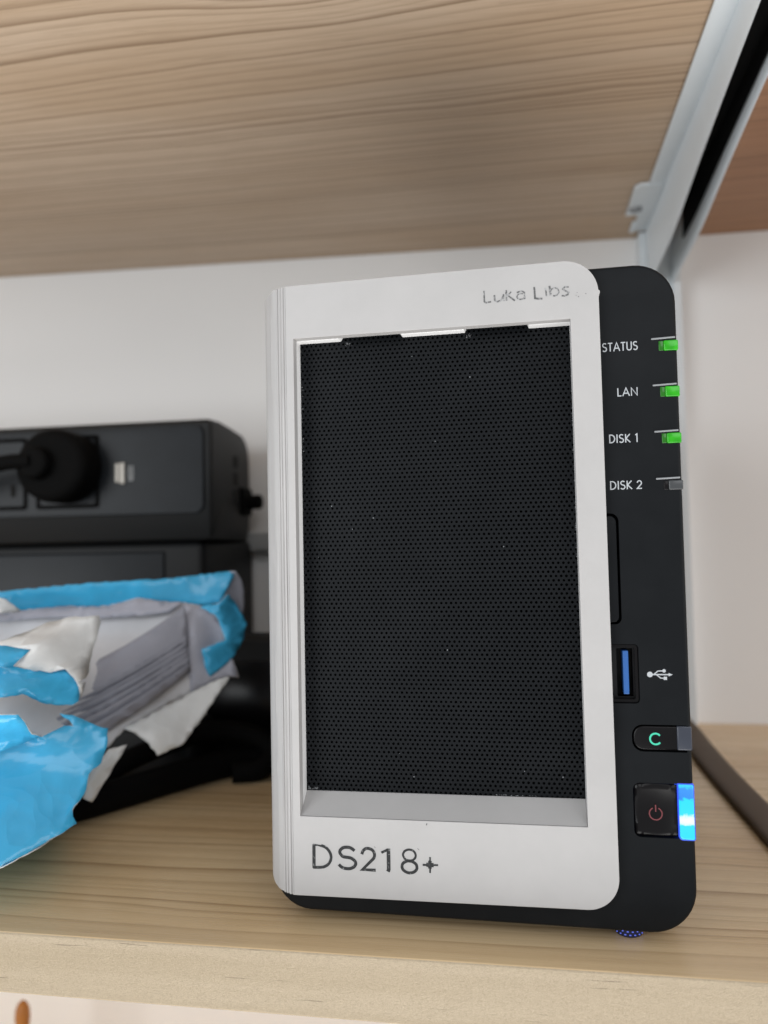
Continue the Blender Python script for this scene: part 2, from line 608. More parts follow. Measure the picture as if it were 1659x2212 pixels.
GLYPH = {   # advance width and strokes in a cell of height 1
    'S': (0.56, [arc(0.27, 0.755, 0.22, 0.225, 40, 265, 12)[:-1] + arc(0.26, 0.265, 0.24, 0.245, 85, -145, 14)]),
    'T': (0.56, [[(0.02, 0.97), (0.54, 0.97)], [(0.28, 0.97), (0.28, 0)]]),
    'A': (0.78, [[(0.03, 0), (0.39, 1.0), (0.75, 0)], [(0.17, 0.33), (0.61, 0.33)]]),
    'U': (0.70, [[(0.08, 1), (0.08, 0.30)] + arc(0.34, 0.28, 0.26, 0.26, 180, 360, 12) + [(0.60, 1)]]),
    'L': (0.46, [[(0.08, 1), (0.08, 0.03), (0.44, 0.03)]]),
    'N': (0.80, [[(0.08, 0), (0.08, 0.98), (0.70, 0.02), (0.70, 1)]]),
    'D': (0.72, [[(0.08, 0.03), (0.08, 0.97), (0.24, 0.97)] + arc(0.24, 0.5, 0.42, 0.47, 90, -90, 16) + [(0.08, 0.03)]]),
    'I': (0.22, [[(0.10, 0), (0.10, 1)]]),
    'K': (0.62, [[(0.08, 0), (0.08, 1)], [(0.56, 1), (0.12, 0.50), (0.60, 0)]]),
    '1': (0.40, [[(0.06, 0.86), (0.24, 0.98), (0.24, 0)]]),
    '2': (0.58, [arc(0.28, 0.70, 0.23, 0.27, 170, -35, 12) + [(0.04, 0.03), (0.54, 0.03)]]),
    '8': (0.62, [arc(0.31, 0.755, 0.20, 0.225, -90, 270, 20), arc(0.31, 0.27, 0.26, 0.255, 90, 450, 20)]),
    '+': (0.60, [[(0.02, 0.36), (0.58, 0.36)], [(0.30, 0.64), (0.30, 0.08)]]),
    ' ': (0.30, []),
}


def stroke(pts, w, y, thick=0.04):
    """One pen stroke of width w as a thin raised ribbon at depth y (front)."""
    P = [Vector(p) for p in pts]
    closed = (P[0] - P[-1]).length < 1e-6
    if closed:
        P = P[:-1]
    n = len(P)
    L, Rr = [], []
    for i in range(n):
        if closed:
            a, b = P[i - 1], P[(i + 1) % n]
        else:
            a, b = P[max(i - 1, 0)], P[min(i + 1, n - 1)]
        d1 = (P[i] - a); d2 = (b - P[i])
        d1 = d1.normalized() if d1.length > 1e-9 else d2.normalized()
        d2 = d2.normalized() if d2.length > 1e-9 else d1
        n1 = Vector((-d1.y, d1.x)); n2 = Vector((-d2.y, d2.x))
        k = n1 + n2
        k = k / max(0.35, 1 + n1.dot(n2))
        off = k * (w / 2)
        p = P[i]
        if not closed and i == 0:
            p = p - d2 * w * 0.15
        if not closed and i == n - 1:
            p = p + d1 * w * 0.15
        L.append(p + off); Rr.append(p - off)
    V, F = [], []
    for y_ in (y, y + thick):
        for q in range(n):
            V.append((L[q].x, y_, L[q].y)); V.append((Rr[q].x, y_, Rr[q].y))
    m2 = 2 * n
    rng = range(n) if closed else range(n - 1)
    for i in rng:
        j = (i + 1) % n
        a, b, c, d = 2 * i, 2 * i + 1, 2 * j + 1, 2 * j
        F.append((a, b, c, d)); F.append((m2 + a, m2 + d, m2 + c, m2 + b))
        F.append((a, d, m2 + d, m2 + a)); F.append((b, m2 + b, m2 + c, c))
    if not closed:
        F.append((0, m2, m2 + 1, 1)); e = 2 * (n - 1)
        F.append((e, e + 1, m2 + e + 1, m2 + e))
    return V, F


def text(s, x0, z0, width, height, w, y, jitter=0.0):
    adv = [GLYPH[c][0] for c in s]
    gap = 0.12
    total = sum(adv) + gap * (len(s) - 1)
    kx = width / total
    parts = []; x = x0; d = 0
    for c, a in zip(s, adv):
        for st in GLYPH[c][1]:
            pts = [(x + px * kx + random.uniform(-jitter, jitter), z0 + pz * height + random.uniform(-jitter, jitter)) for px, pz in st]
            if (Vector(st[0]) - Vector(st[-1])).length < 1e-6:
                pts[-1] = pts[0]
            parts.append(stroke(pts, w, y - 0.012 * (d % 3)))
            d += 1
        x += (a + gap) * kx
    return join(*parts)


# ------------------------------------------------------------------ setting
wall = struct(obj('wall', box(-900, 900, 252.7, 262.7, -900, 900), 'wall'))


def board(name, x0, x1, y0, y1, z0, z1, mats, origin, slope=0.0, bev=0.6):
    """A glued pine board; material slot 1 is its sanded front edge."""
    v, f = box(x0, x1, y0, y1, z0, z1, bev, 2)
    idx = []
    for p in f:
        c = sum((Vector(v[i]) for i in p), Vector()) / len(p)
        idx.append(1 if c.y < y0 + bev * 0.6 else 0)
    v = [(x, y, z + slope * x) for x, y, z in v]
    return obj(name, (v, f, idx), mats, origin=origin)


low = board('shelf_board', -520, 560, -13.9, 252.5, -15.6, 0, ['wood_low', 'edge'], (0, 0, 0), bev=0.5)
tag(low, 'pale pine shelf board carrying the drive, with a fuzzy sanded front edge', 'shelf')
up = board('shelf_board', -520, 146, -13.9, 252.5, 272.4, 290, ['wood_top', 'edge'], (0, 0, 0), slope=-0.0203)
tag(up, 'light pine shelf board overhead, its grained underside filling the top', 'shelf')
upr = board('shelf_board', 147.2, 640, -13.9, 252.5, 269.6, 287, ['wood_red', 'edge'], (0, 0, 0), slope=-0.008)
tag(upr, 'reddish pine shelf board overhead, right of the white bracket', 'shelf')

lowest = board('shelf_board', -520, 560, -13.9, 252.5, -213, -194.6, ['wood_low', 'edge'], (0, 0, -194.6), bev=0.5)  # added unseen board: shades the wall below and carries the peg
tag(lowest, 'unseen pine board added below to shade the wall and hold the peg', 'shelf')

# upright rail on the wall and the folded bracket clipped to it
post = thing('wall_rail', 'white metal upright rail on the wall behind the black drive', 'rail', (147.5, 252.5, 0))
PO = (147.5, 252.5, 0)
obj('channel', join(box(137, 141, 241, 252.5, 0.2, 268.6), box(141, 154, 243, 252.5, 0.2, 268.6), box(154, 158, 241, 252.5, 0.2, 268.4)), 'paint', post, origin=PO)

BO = (147, 100, 269)
br = thing('shelf_bracket', 'white folded metal bracket with dark hollow channel under the upper shelf', 'bracket', BO)
rim = [(-10, 261), (36, 257.2), (75, 253.6), (100, 251), (130, 247.5), (175, 241.6), (207, 240.3), (228, 240), (240, 239)]


def zs(x):
    return 272.4 - 0.0203 * x - 0.15


# side walls: each a bent sheet that leans a little and deepens towards the wall
def side(xt, xb, th, x_shift=0.0):
    V, F = [], []
    for y, z in smooth_path([(p[0], p[1], 0) for p in rim], 3) and [(q.x, q.y) for q in smooth_path([(p[0], p[1], 0) for p in rim], 3)]:
        zt = zs(xt) - 0.3
        n0 = len(V)
        prof = [(xt, zt), (xt + (xb - xt) * 0.25, zt - 2.0), (xb, z + 1.2), (xb + th * 0.5, z), (xb + th, z + 1.2), (xt + (xb - xt) * 0.25 + th, zt - 2.0), (xt + th, zt)]
        V += [(px, y, pz) for px, pz in prof]
    k = 7
    for i in range(len(V) // k - 1):
        F += [(i * k + j, i * k + (j + 1) % k, (i + 1) * k + (j + 1) % k, (i + 1) * k + j) for j in range(k)]
    F.append(tuple(range(k))); F.append(tuple(range(len(V) - k, len(V)))[::-1])
    return V, F


obj('side_wall', side(140.2, 141.4, 1.3), 'paint', br, smooth=50, origin=BO)
obj('side_wall', side(154.6, 153.4, 1.3), 'paint', br, smooth=50, origin=BO)


shade_path = [(q.x, q.y) for q in smooth_path([(p[0], p[1], 0) for p in rim], 3) if q.x < 215]
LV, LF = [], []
for y, z in shade_path:
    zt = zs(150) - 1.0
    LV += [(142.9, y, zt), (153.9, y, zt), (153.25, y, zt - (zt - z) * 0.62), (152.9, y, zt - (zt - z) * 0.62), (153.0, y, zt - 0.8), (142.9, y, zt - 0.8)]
for i in range(len(shade_path) - 1):
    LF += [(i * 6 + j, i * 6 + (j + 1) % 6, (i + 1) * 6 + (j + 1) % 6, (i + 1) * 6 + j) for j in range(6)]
obj('channel_shade', (LV, LF), 'black_rubber', br, origin=BO)  # black strip painting the shade inside the hollow channel


def flange(x0, x1, y0, y1, th=1.3, bev=0.4):
    zt = min(zs(x0), zs(x1)) - 0.05
    return box(x0, x1, y0, y1, zt - th, zt, bev, 2)


obj('flange', flange(133.0, 140.9, -10, 238), 'paint', br, smooth=30, origin=BO)
obj('flange', flange(155.2, 162.0, -10, 238), 'paint', br, smooth=30, origin=BO)
def_zt = zs(130) - 0.2
tab = obj('screw_tab', prism([(-6.4, -18), (6, -18), (6, 17), (-4.0, 17), (-6.4, 14)], 0, 1.5), 'paint', br, origin=(0, 0, 0))
for vtx in tab.data.vertices:   # turn the tab flat under the shelf
    x, y, z = vtx.co / MM
    vtx.co = Vector((133.2 + x - BO[0], 196.5 - z - BO[1], def_zt - 1.7 + y - BO[2])) * MM
tab2 = obj('screw_tab', box(131.5, 134, 226, 239, def_zt - 1.6, def_zt - 0.1, 0.4), 'paint', br, origin=BO)
scr = [(3.1 * math.cos(a * math.pi / 8), 3.1 * math.sin(a * math.pi / 8)) for a in range(16)]
sv = turn(prism(scr, 0, 1.6, [[(-2.2, -0.35), (2.2, -0.35), (2.2, 0.35), (-2.2, 0.35)]], bev=0.5), lambda p: (130.6 + p[0], 206 + p[2], def_zt - 2.9 + p[1]))
obj('screw', sv, 'steel', br, smooth=40, origin=BO)

# ------------------------------------------------------------------ the network drive
NO = (54, 0, 0)
nas = thing('network_drive', 'black two-bay network drive with a white printed front cover and black mesh', 'network drive', NO, (0, 0, -0.0234))


def npart(name, vf, mat, parent=nas, smooth=False, **kw):
    return obj(name, vf, mat, parent, smooth, origin=NO, **kw)


npart('body', prism(rrect(0, 108, 3.3, 169, (10, 11, 10, 10), 10), 6.05, 225, bev=0.8), 'black_body', smooth=40)
usb_hole = rrect(88.5, 96.2, 58.9, 73.5, (0.8, 1.0, 1.0, 0.8), 3)
pan_hole = rrect(85.2, 92.5, 78.4, 106.2, (0.1, 1.6, 2.0, 0.1), 4)
copy_hole = rrect(94.0, 106.9, 47.2, 53.8, (2.6, 0.2, 0.2, 2.6), 5)
pow_hole = rrect(93.8, 106.9, 26.4, 39.6, (1.6, 0.2, 0.2, 1.6), 4)
fas = npart('front_panel', prism(rrect(0.8, 108, 3.3, 169, (10, 11, 10, 10), 10), 0, 6, [rrect(7.4, 83.6, 30.5, 161, 0.1, 1), usb_hole, pan_hole, copy_hole, pow_hole], bev=1.0), 'black', smooth=40)
npart('cover_flap', prism(rrect(85.5, 91.95, 78.9, 105.6, (0.2, 1.3, 1.7, 0.2), 4), 0.25, 4, bev=0.3), 'black', fas, smooth=40)

# USB socket: dark shell, blue tongue with the contacts' gap beside it
port = npart('usb_port', join(box(88.6, 91.1, 2.6, 5.8, 59.2, 73.2), box(91.1, 95.6, 2.6, 5.8, 72.2, 73.2), box(91.1, 95.6, 2.6, 5.8, 59.2, 60.2), box(95.0, 96.0, 2.6, 5.8, 60.2, 72.2)), 'usb_shell')
npart('tongue', box(92.45, 93.85, 0.9, 5.8, 61.0, 71.8, 0.2), 'usb_blue', port)
npart('rim', prism(rrect(88.6, 96.1, 59.0, 73.4, 0.8, 3), 0.5, 1.0, [rrect(89.0, 95.3, 59.8, 72.7, 0.5, 3)], bev=0.15), 'gloss', port)

# trident mark beside the socket
tx, tz = 98.75, 66.1
npart('usb_mark', join(
    prism(circle(tx, tz, 0.68, 20), -0.05, 0.01),
    stroke([(tx + 0.5, tz), (tx + 4.6, tz)], 0.30, -0.04),
    prism([(tx + 4.4, tz - 0.42), (tx + 5.35, tz), (tx + 4.4, tz + 0.42)], -0.055, 0.01),
    stroke([(tx + 0.9, tz), (tx + 1.9, tz + 0.85), (tx + 3.1, tz + 0.92)], 0.26, -0.062),
    prism(circle(tx + 3.35, tz + 0.92, 0.42, 16), -0.072, 0.01),
    stroke([(tx + 1.5, tz), (tx + 2.5, tz - 0.85), (tx + 3.4, tz - 0.90)], 0.26, -0.068),
    prism(rrect(tx + 3.2, tx + 4.0, tz - 1.28, tz - 0.50, 0.05, 1), -0.078, 0.01)), 'print_white', fas)

# printed captions
for s, x0, z0, w, h in (('STATUS', 89.95, 147.2, 8.6, 2.1), ('LAN', 93.2, 135.65, 5.05, 2.0), ('DISK 1', 90.85, 123.9, 7.1, 2.05), ('DISK 2', 90.7, 112.15, 7.75, 2.05)):
    npart('lettering', text(s, x0, z0, w, h, 0.27, -0.03), 'print_white', fas)

# status lamps at the right edge, each below a slanted lip
for k, (za, zb, lit) in enumerate(((146.5, 149.05, 1), (134.9, 137.5, 1), (123.25, 125.8, 1), (111.6, 114.0, 0))):
    zr = (149.66, 137.95, 126.3, 114.52)[k]
    npart('lamp_lip', turn(box(101.8, 107.55, -0.32, 0.4, zr - 0.2, zr + 0.22, 0.12, 2), lambda p: (p[0], p[1], p[2] + (p[0] - 104.7) * 0.028)), 'ridge', fas, smooth=60)
    lamp = npart('indicator_lamp', box(104.75, 108.2, -0.35, 3.0, za, zb, 0.3, 3), 'green' if lit else 'lamp_off', nas, smooth=60)
    npart('lamp_end', box(103.55, 104.72, -0.12, 2.0, za + 0.06, zb - 0.06, 0.15, 2), 'green_dim' if lit else 'gloss', lamp, smooth=60)

# copy button with the jade letter C
cb = npart('button', prism(rrect(94.35, 106.8, 47.5, 53.45, (2.4, 0.2, 0.2, 2.4), 5), 0.30, 5.5, bev=0.4), 'gloss', nas, smooth=40)
npart('symbol', stroke(arc(99.6, 50.3, 1.32, 1.32, 42, 318, 24), 0.42, 0.24), 'jade', cb)
npart('lens', box(104.6, 108.1, -0.06, 4.0, 47.7, 53.6, 0.35, 3), 'smoke', cb, smooth=60)


# power button: a shallow glossy dish, red power sign, glowing bar at the edge
def dish(x0, x1, z0, z1, y, depth, n=18):
    V, F = [], []
    for j in range(n + 1):
        for i in range(n + 1):
            u, w = i / n * 2 - 1, j / n * 2 - 1
            e = max(abs(u), abs(w))
            rr = min(1.0, math.sqrt(u * u + w * w) / 1.12)
            d = depth * (1 - rr ** 2) if e < 1 else -0.0
            V.append((x0 + (x1 - x0) * i / n, y + d - (0.0 if e < 0.97 else -0.5), z0 + (z1 - z0) * j / n))
    for j in range(n):
        for i in range(n):
            a = j * (n + 1) + i
            F.append((a, a + 1, a + n + 2, a + n + 1))
    return V, F


pb = npart('button', dish(94.15, 104.35, 26.75, 39.3, 0.15, 0.9), 'gloss', nas, smooth=True)
psym = join(stroke(arc(99.1, 31.95, 1.5, 1.5, 118, 422, 26), 0.30, 0.88), stroke([(99.1, 32.5), (99.1, 34.1)], 0.30, 0.80))
npart('symbol', psym, 'red_print', pb)
npart('power_lamp', prism(rrect(104.45, 107.95, 26.3, 39.55, (0.9, 0.4, 0.4, 0.1), 4), -0.30, 4.5, bev=0.35), 'bar', nas, smooth=60)

npart('lamp_halo', prism(rrect(104.2, 108.15, 26.05, 39.8, (1.0, 0.5, 0.5, 0.1), 4), -0.10, 4.4, bev=0.2), 'bar_halo', nas, smooth=60)  # glowing frame that paints the blue halo around the bar

# rubber feet; glowing dots on the front right one imitate spilled blue light
for k, (fx, fy) in enumerate(((92.4, 7.2), (15, 32), (92.4, 205), (15, 205))):
    ft = npart('foot', turn(prism(circle(0, 0, 3.3, 24), 0, 3.6, bev=0.4), lambda p: (fx + p[0], fy + p[2], p[1])), 'foot' if k == 0 else 'black_rubber', nas, smooth=40)
    if k == 0:
        dots = []
        for row, zz in enumerate((0.75, 1.55, 2.35, 3.0)):
            for j in range(7):
                a = math.radians(-90 + (j - 3 + (row % 2) * 0.5) * 21)
                if abs(a + math.pi / 2) > 1.25:
                    continue
                cx, cy = fx + 3.32 * math.cos(a), fy + 3.32 * math.sin(a)
                dots.append(box(cx - 0.24, cx + 0.24, cy - 0.05, cy + 0.05, zz - 0.13, zz + 0.13))
        npart('glow_dots', join(*dots), 'blue_dot', ft)

# ---- white printed cover
XL, XR = 7.2, 89.6


def z_top(x):
    return 169.9 + (x - 8) * 0.005


def z_bot(x):
    return 8.35 + (x - 7) * 0.012


out = [(XL, z_bot(XL))]
R1 = 7.8
for k in range(13):
    a = math.radians(-90 + 90 * k / 12)
    out.append((XR - R1 + R1 * math.cos(a), z_bot(XR) + R1 + R1 * math.sin(a)))
R2 = 8.6
XR2 = XR - 0.4
for k in range(13):
    a = math.radians(90 * k / 12)
    out.append((XR2 - R2 + R2 * math.cos(a), z_top(XR) - R2 + R2 * math.sin(a)))
    if k == 0:      # a small print blob on the corner
        out[-1] = (XR2 + 0.02, z_top(XR) - R2 - 0.9)
        out += [(XR2 + 0.35, z_top(XR) - R2 - 0.1), (XR2 + 0.32, z_top(XR) - R2 + 0.35), (XR2 - 0.05, z_top(XR) - R2 + 0.7)]
        continue
out.append((XL, z_top(XL)))
hole = [(9.2, 28.75), (82.6, 29.2), (82.15, 155.5), (9.3, 155.45)]
front = prism(out, -3.0, -0.05, [hole])
plate = npart('front_cover', front, 'plate')
bv = plate.modifiers.new('bevel', 'BEVEL'); bv.width = 0.45 * MM; bv.segments = 3; bv.limit_method = 'ANGLE'; bv.angle_limit = math.radians(50)
npart('inner_wall', prism([(7.9, 28), (9.2, 28.75), (9.3, 155.45), (7.9, 158)], -0.04, 3.4), 'lit_white', plate)
npart('inner_wall', prism([(83.4, 28), (82.6, 29.2), (82.15, 155.5), (83.3, 158)], -0.04, 3.4), 'lit_white', plate)
npart('inner_ledge', ([(9.22, -2.6, 28.8), (82.55, -2.6, 29.25), (82.5, 3.45, 34.1), (9.22, 3.45, 33.6), (9.22, 3.45, 28.0), (82.55, 3.45, 28.0)], [(0, 1, 2, 3), (0, 3, 4), (1, 5, 2), (2, 5, 4, 3), (0, 4, 5, 1)]), 'plate', plate)
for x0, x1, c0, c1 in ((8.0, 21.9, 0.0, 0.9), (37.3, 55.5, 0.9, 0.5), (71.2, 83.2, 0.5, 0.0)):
    t_ = npart('tab', prism([(x0 + c0, 155.36), (x1 - c1, 155.36), (x1, 156.6), (x1, 158.5), (x0, 158.5), (x0, 156.6)], -0.03, 3.25), 'lit_white', plate)
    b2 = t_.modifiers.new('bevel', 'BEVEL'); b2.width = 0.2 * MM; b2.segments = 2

# rounded left flank with the printer's layer steps
prof = [(7.15, -3.0), (6.9, -2.98), (6.75, -2.62), (6.55, -2.66), (6.45, -2.90), (6.0, -2.82), (5.85, -2.45), (5.6, -2.48), (5.5, -2.66), (5.1, -2.5), (4.98, -2.12), (4.8, -2.16), (4.7, -2.34), (4.3, -2.16), (4.18, -1.92), (3.6, -1.75), (3.0, -1.36), (2.3, -0.92), (2.2, -0.74), (1.4, -0.18), (0.6, 0.70), (0.0, 1.6), (-0.45, 2.6), (-0.6, 3.6), (-0.6, 5.5)]
bk = [(0.5, 5.5), (0.6, 2.9), (1.6, 1.2), (3.0, 0.2), (4.6, -0.05), (7.15, -0.05)]
ring2 = prof + bk


def zt2(x):
    return 169.9 - max(0, 7 - x) * 0.10 - max(0, 3.6 - x) ** 1.6 * 0.17


def zb2(x):
    return 8.4 + max(0, 7 - x) * 0.13 + max(0, 2.8 - x) ** 1.5 * 0.36


NZ = 40
V, F = [], []
for j in range(NZ + 1):
    t = j / NZ
    for i, (x, y) in enumerate(ring2):
        w = 0.0
        if 1 < i < len(prof) - 3:
            w = 0.10 * (noise.noise(Vector((i * 3.7, t * 5.0, 0))) + 0.6 * noise.noise(Vector((i * 9.1, t * 22.0, 5))))
        jag = (0.25 * noise.noise(Vector((i * 2.3, 7, 0)))) if j in (0, NZ) and 2 < i < 18 else 0
        V.append((x, y + w, zb2(x) + (zt2(x) - zb2(x)) * t + jag))
n2 = len(ring2)
for j in range(NZ):
    F += [(j * n2 + i, j * n2 + (i + 1) % n2, (j + 1) * n2 + (i + 1) % n2, (j + 1) * n2 + i) for i in range(n2)]
for base in (0, NZ * n2):
    tri = tessellate_polygon([[Vector((x, y, 0)) for x, y in ring2]])
    F += [tuple(base + i for i in q) for q in tri]
npart('layered_flank', (V, F), 'plate', plate, smooth=30)

# engraved, ink-filled lettering on the cover
def ds_text():
    W = []
    add = lambda pts, w: W.append(stroke([(x + random.uniform(-.03, .03), z + random.uniform(-.03, .03)) for x, z in pts], w * 1.12, -3.03 - 0.012 * (len(W) % 3)))
    # D
    add([(12.75, 15.7), (12.85, 21.5)], 0.78)
    add([(12.7, 21.45), (14.3, 21.45)] + arc(14.3, 18.65, 3.1, 2.8, 90, -90, 18) + [(12.6, 15.75)], 0.66)
    # S
    add(arc(21.75, 20.05, 2.0, 1.35, 25, 262, 14)[:-1] + arc(21.65, 17.35, 2.3, 1.45, 82, -158, 16), 0.72)
    # 2
    add(arc(27.3, 19.75, 1.65, 1.6, 175, -38, 14) + [(25.75, 15.95), (29.05, 15.95)], 0.70)
    # 1
    add([(30.85, 20.5), (32.5, 21.3)], 0.55); add([(32.6, 21.45), (32.6, 16.3), (32.45, 15.9)], 0.85)
    # 8
    add(arc(38.05, 20.2, 1.65, 1.40, -90, 270, 22)[:-1] + [arc(38.05, 20.2, 1.65, 1.40, -90, 270, 22)[0]], 0.50)
    add(arc(38.0, 17.25, 1.95, 1.5, 90, 450, 22)[:-1] + [arc(38.0, 17.25, 1.95, 1.5, 90, 450, 22)[0]], 0.66)
    # plus, worn into a star
    add([(41.5, 17.95), (42.7, 18.0)], 0.45); add([(42.5, 18.0), (44.1, 18.05)], 0.95); add([(43.9, 18.05), (45.3, 18.1)], 0.42)
    add([(43.35, 19.9), (43.3, 18.7)], 0.42); add([(43.32, 17.5), (43.25, 16.1)], 0.40); add([(43.33, 18.9), (43.27, 17.2)], 0.8)
    return join(*W)


npart('lettering', ds_text(), 'ink', plate)


def name_text():
    W = []
    add = lambda pts, w: W.append(stroke([(x + random.uniform(-.04, .04), z + random.uniform(-.04, .04)) for x, z in pts], w, -3.03 - 0.012 * (len(W) % 3)))
    add([(60.7, 164.3), (60.75, 161.5), (61.1, 161.15), (62.4, 161.35)], 0.42)                                   # L
    add([(63.35, 162.9), (63.4, 161.7), (64.0, 161.25), (64.9, 161.4), (65.6, 162.6)], 0.46); add([(65.6, 163.0), (65.7, 161.3)], 0.40)   # u
    add([(66.3, 164.0), (66.4, 161.4)], 0.50); add([(66.6, 162.6), (67.6, 163.5)], 0.36); add([(66.8, 162.6), (68.4, 161.2)], 0.42)        # k
    add([(69.0, 163.2), (70.2, 163.5), (70.9, 163.1), (71.0, 161.4)], 0.40); add(arc(70.0, 162.1, 1.0, 0.75, 60, 330, 12), 0.36)            # a
    add([(73.4, 164.2), (73.5, 161.4), (74.2, 161.2), (75.3, 161.05)], 0.48)                                     # L
    add([(76.2, 163.8), (76.45, 161.7)], 0.42)                                                                   # i
    add([(77.2, 164.2), (77.35, 161.9)], 0.50); add(arc(78.45, 162.6, 1.05, 1.0, 210, -150 + 40, 16), 0.34)      # b
    add([(81.9, 163.6), (81.0, 163.7), (80.5, 163.2), (81.2, 162.6), (81.9, 162.2), (81.7, 161.6), (80.9, 161.4), (80.2, 161.5)], 0.40)     # s
    for x, z, l in ((83.6, 161.4, 0.5), (84.2, 161.0, 0.4), (86.0, 161.6, 0.35), (83.9, 162.0, 0.2)):
        add([(x, z), (x + l * 0.6, z - l * 0.4)], 0.14)
    return join(*W)


npart('lettering', name_text(), 'ink_pale', plate)
npart('ink_nick', join(stroke([(42.75, 28.35), (42.6, 27.95)], 0.2, -3.03), stroke([(28.9, 21.9), (29.2, 21.6)], 0.1, -3.03), stroke([(40.2, 22.0), (40.6, 21.6)], 0.09, -3.03)), 'ink', plate)


# perforated black sheet behind the cover: every hole is cut
def perforated(x0, x1, z0, z1, y, px=1.30, pz=1.126, rad=0.37, depth=0.9):
    V, F = [], []
    row = 0
    z = z0 + pz * 0.5
    hexa = [(math.cos(math.radians(90 + 60 * k)), math.sin(math.radians(90 + 60 * k))) for k in range(6)]
    R = px / math.sqrt(3)
    kz = pz / (px * math.sqrt(3) / 2)
    while z < z1 - 0.3:
        x = x0 + (0.65 if row % 2 else 0.0) + px * 0.5
        while x < x1 - 0.3:
            b = len(V)
            r2 = rad * random.uniform(0.93, 1.07)
            V += [(x + R * c, y, z + R * s * kz) for c, s in hexa]
            V += [(x + r2 * c, y, z + r2 * s) for c, s in hexa]
            V += [(x + r2 * c, y + depth, z + r2 * s) for c, s in hexa]
            for k in range(6):
                j = (k + 1) % 6
                F.append((b + k, b + j, b + 6 + j, b + 6 + k))
                F.append((b + 6 + k, b + 6 + j, b + 12 + j, b + 12 + k))
            x += px
        z += pz
        row += 1
    return V, F


V, F = perforated(8.6, 83.0, 31.4, 160.5, 3.5)
me = bpy.data.meshes.new('mesh_screen')
me.from_pydata([((x - 54) * MM, y * MM, z * MM) for x, y, z in V], [], F)
me.materials.append(M['mesh'])
scr = bpy.data.objects.new('mesh_screen', me); COL.objects.link(scr); scr.parent = plate
npart('screen_border', prism(rrect(7.5, 83.5, 30.6, 160.9, 0.1, 1), 3.55, 3.95, [[(9.25, 32.2), (82.4, 32.2), (82.4, 159.6), (9.25, 159.6)]]), 'mesh', plate)

# crumbs of white print residue where the sheet meets the cover
flk = []
for k in range(120):
    e = random.random()
    if e < 0.35:
        x, z = 82.25 - abs(random.gauss(0, 0.12)), random.uniform(95, 150)
    elif e < 0.50:
        x, z = 9.6 + abs(random.gauss(0, 0.15)), random.uniform(120, 153)
    elif e < 0.68:
        x, z = 9.7 + abs(random.gauss(0, 1.6)), 34.0 + abs(random.gauss(0, 0.25))
    elif e < 0.9:
        x, z = random.gauss(63, 4.0), 34.2 + abs(random.gauss(0, 0.12))
    else:
        x, z = random.choice((23, 56.0)) + random.gauss(0, 0.4), 154.6 + random.gauss(0, 0.5)
    s = random.uniform(0.06, 0.22)
    a = random.random() * 6.28
    flk.append(prism([(x + s * q * math.cos(a + u), z + s * q * math.sin(a + u)) for u, q in ((0, 1), (1.7, .5), (3.0, 1.0), (4.6, .45))], 3.36, 3.48))
crumbs = npart('print_crumbs', join(*flk), 'ridge', plate)
crumbs['kind'] = 'stuff'

# ------------------------------------------------------------------ brown braided ribbon on the right
bp = smooth_path([(136, 247.5, 26), (140, 246.5, 16), (146, 238, 7.5), (149.5, 222, 3.0), (149.2, 195, 1.9), (148.6, 150, 1.7), (149.2, 100, 1.7), (150.5, 50, 1.7), (156, 5, 1.7), (166, -6, 1.7)], 10)
sec = [(6.1 * math.copysign(abs(math.cos(a)) ** 0.5, math.cos(a)), 1.5 * math.copysign(abs(math.sin(a)) ** 0.8, math.sin(a))) for a in [2 * math.pi * k / 20 for k in range(20)]]
cab = obj('braided_cable', sweep(bp, sec), 'braid', smooth=60, origin=(149, 100, 0))
tag(cab, 'dark brown flat braided cable running over the shelf right of the drive', 'cable')

# ------------------------------------------------------------------ black boxes and power strip on the left
UO = (-200, 205, 0)
ups = thing('battery_box', 'black upright box with slate front panel below the power strip', 'battery box', UO)
obj('case', box(-330, -87.5, 170, 246, 0.05, 104.2, 4, 3), 'black_body', ups, smooth=50, origin=UO)
obj('front_panel', box(-325, -108, 168.6, 171, 12, 99, 1.2, 2), 'dark_panel', ups, smooth=50, origin=UO)

PS = (-200, 200, 104.3)
ps = thing('power_strip', 'black power strip block with square sockets standing on the black box', 'power strip', PS)
prof_yz = [(165.5, 105.5), (166.5, 104.4), (232, 104.4), (238.5, 110), (240, 118), (240, 150), (238.4, 156.5), (234, 161.5), (226, 164.2), (203, 165.2), (183, 165.6), (168, 164.6), (165.6, 162.6)]
V, F = [], []
for x_e in (-330, -84.5, -82.3, -81.5):
    ins = {-84.5: 0.0, -82.3: 0.35, -81.5: 2.2}.get(x_e, 0.0)
    o2 = inset([(a, b) for a, b in prof_yz], ins) if ins else prof_yz
    for (y, z), (yy, zz) in zip(o2, prof_yz):
        V.append((x_e - ((yy - 165) / 75 * 5.5 if x_e > -200 else 0), y, z))
k = len(prof_yz)
for i in range(3):
    F += [(i * k + j, i * k + (j + 1) % k, (i + 1) * k + (j + 1) % k, (i + 1) * k + j) for j in range(k)]
F.append(tuple(range(k))[::-1]); F.append(tuple(range(3 * k, 4 * k)))
obj('case', (V, F), 'black_body', ps, smooth=45, origin=PS)
pan = obj('front_plate', prism(rrect(-328, -85.0, 117.6, 161.6, 4.5, 5), 164.2, 166, bev=0.5), 'dark_panel', ps, smooth=45, origin=PS)
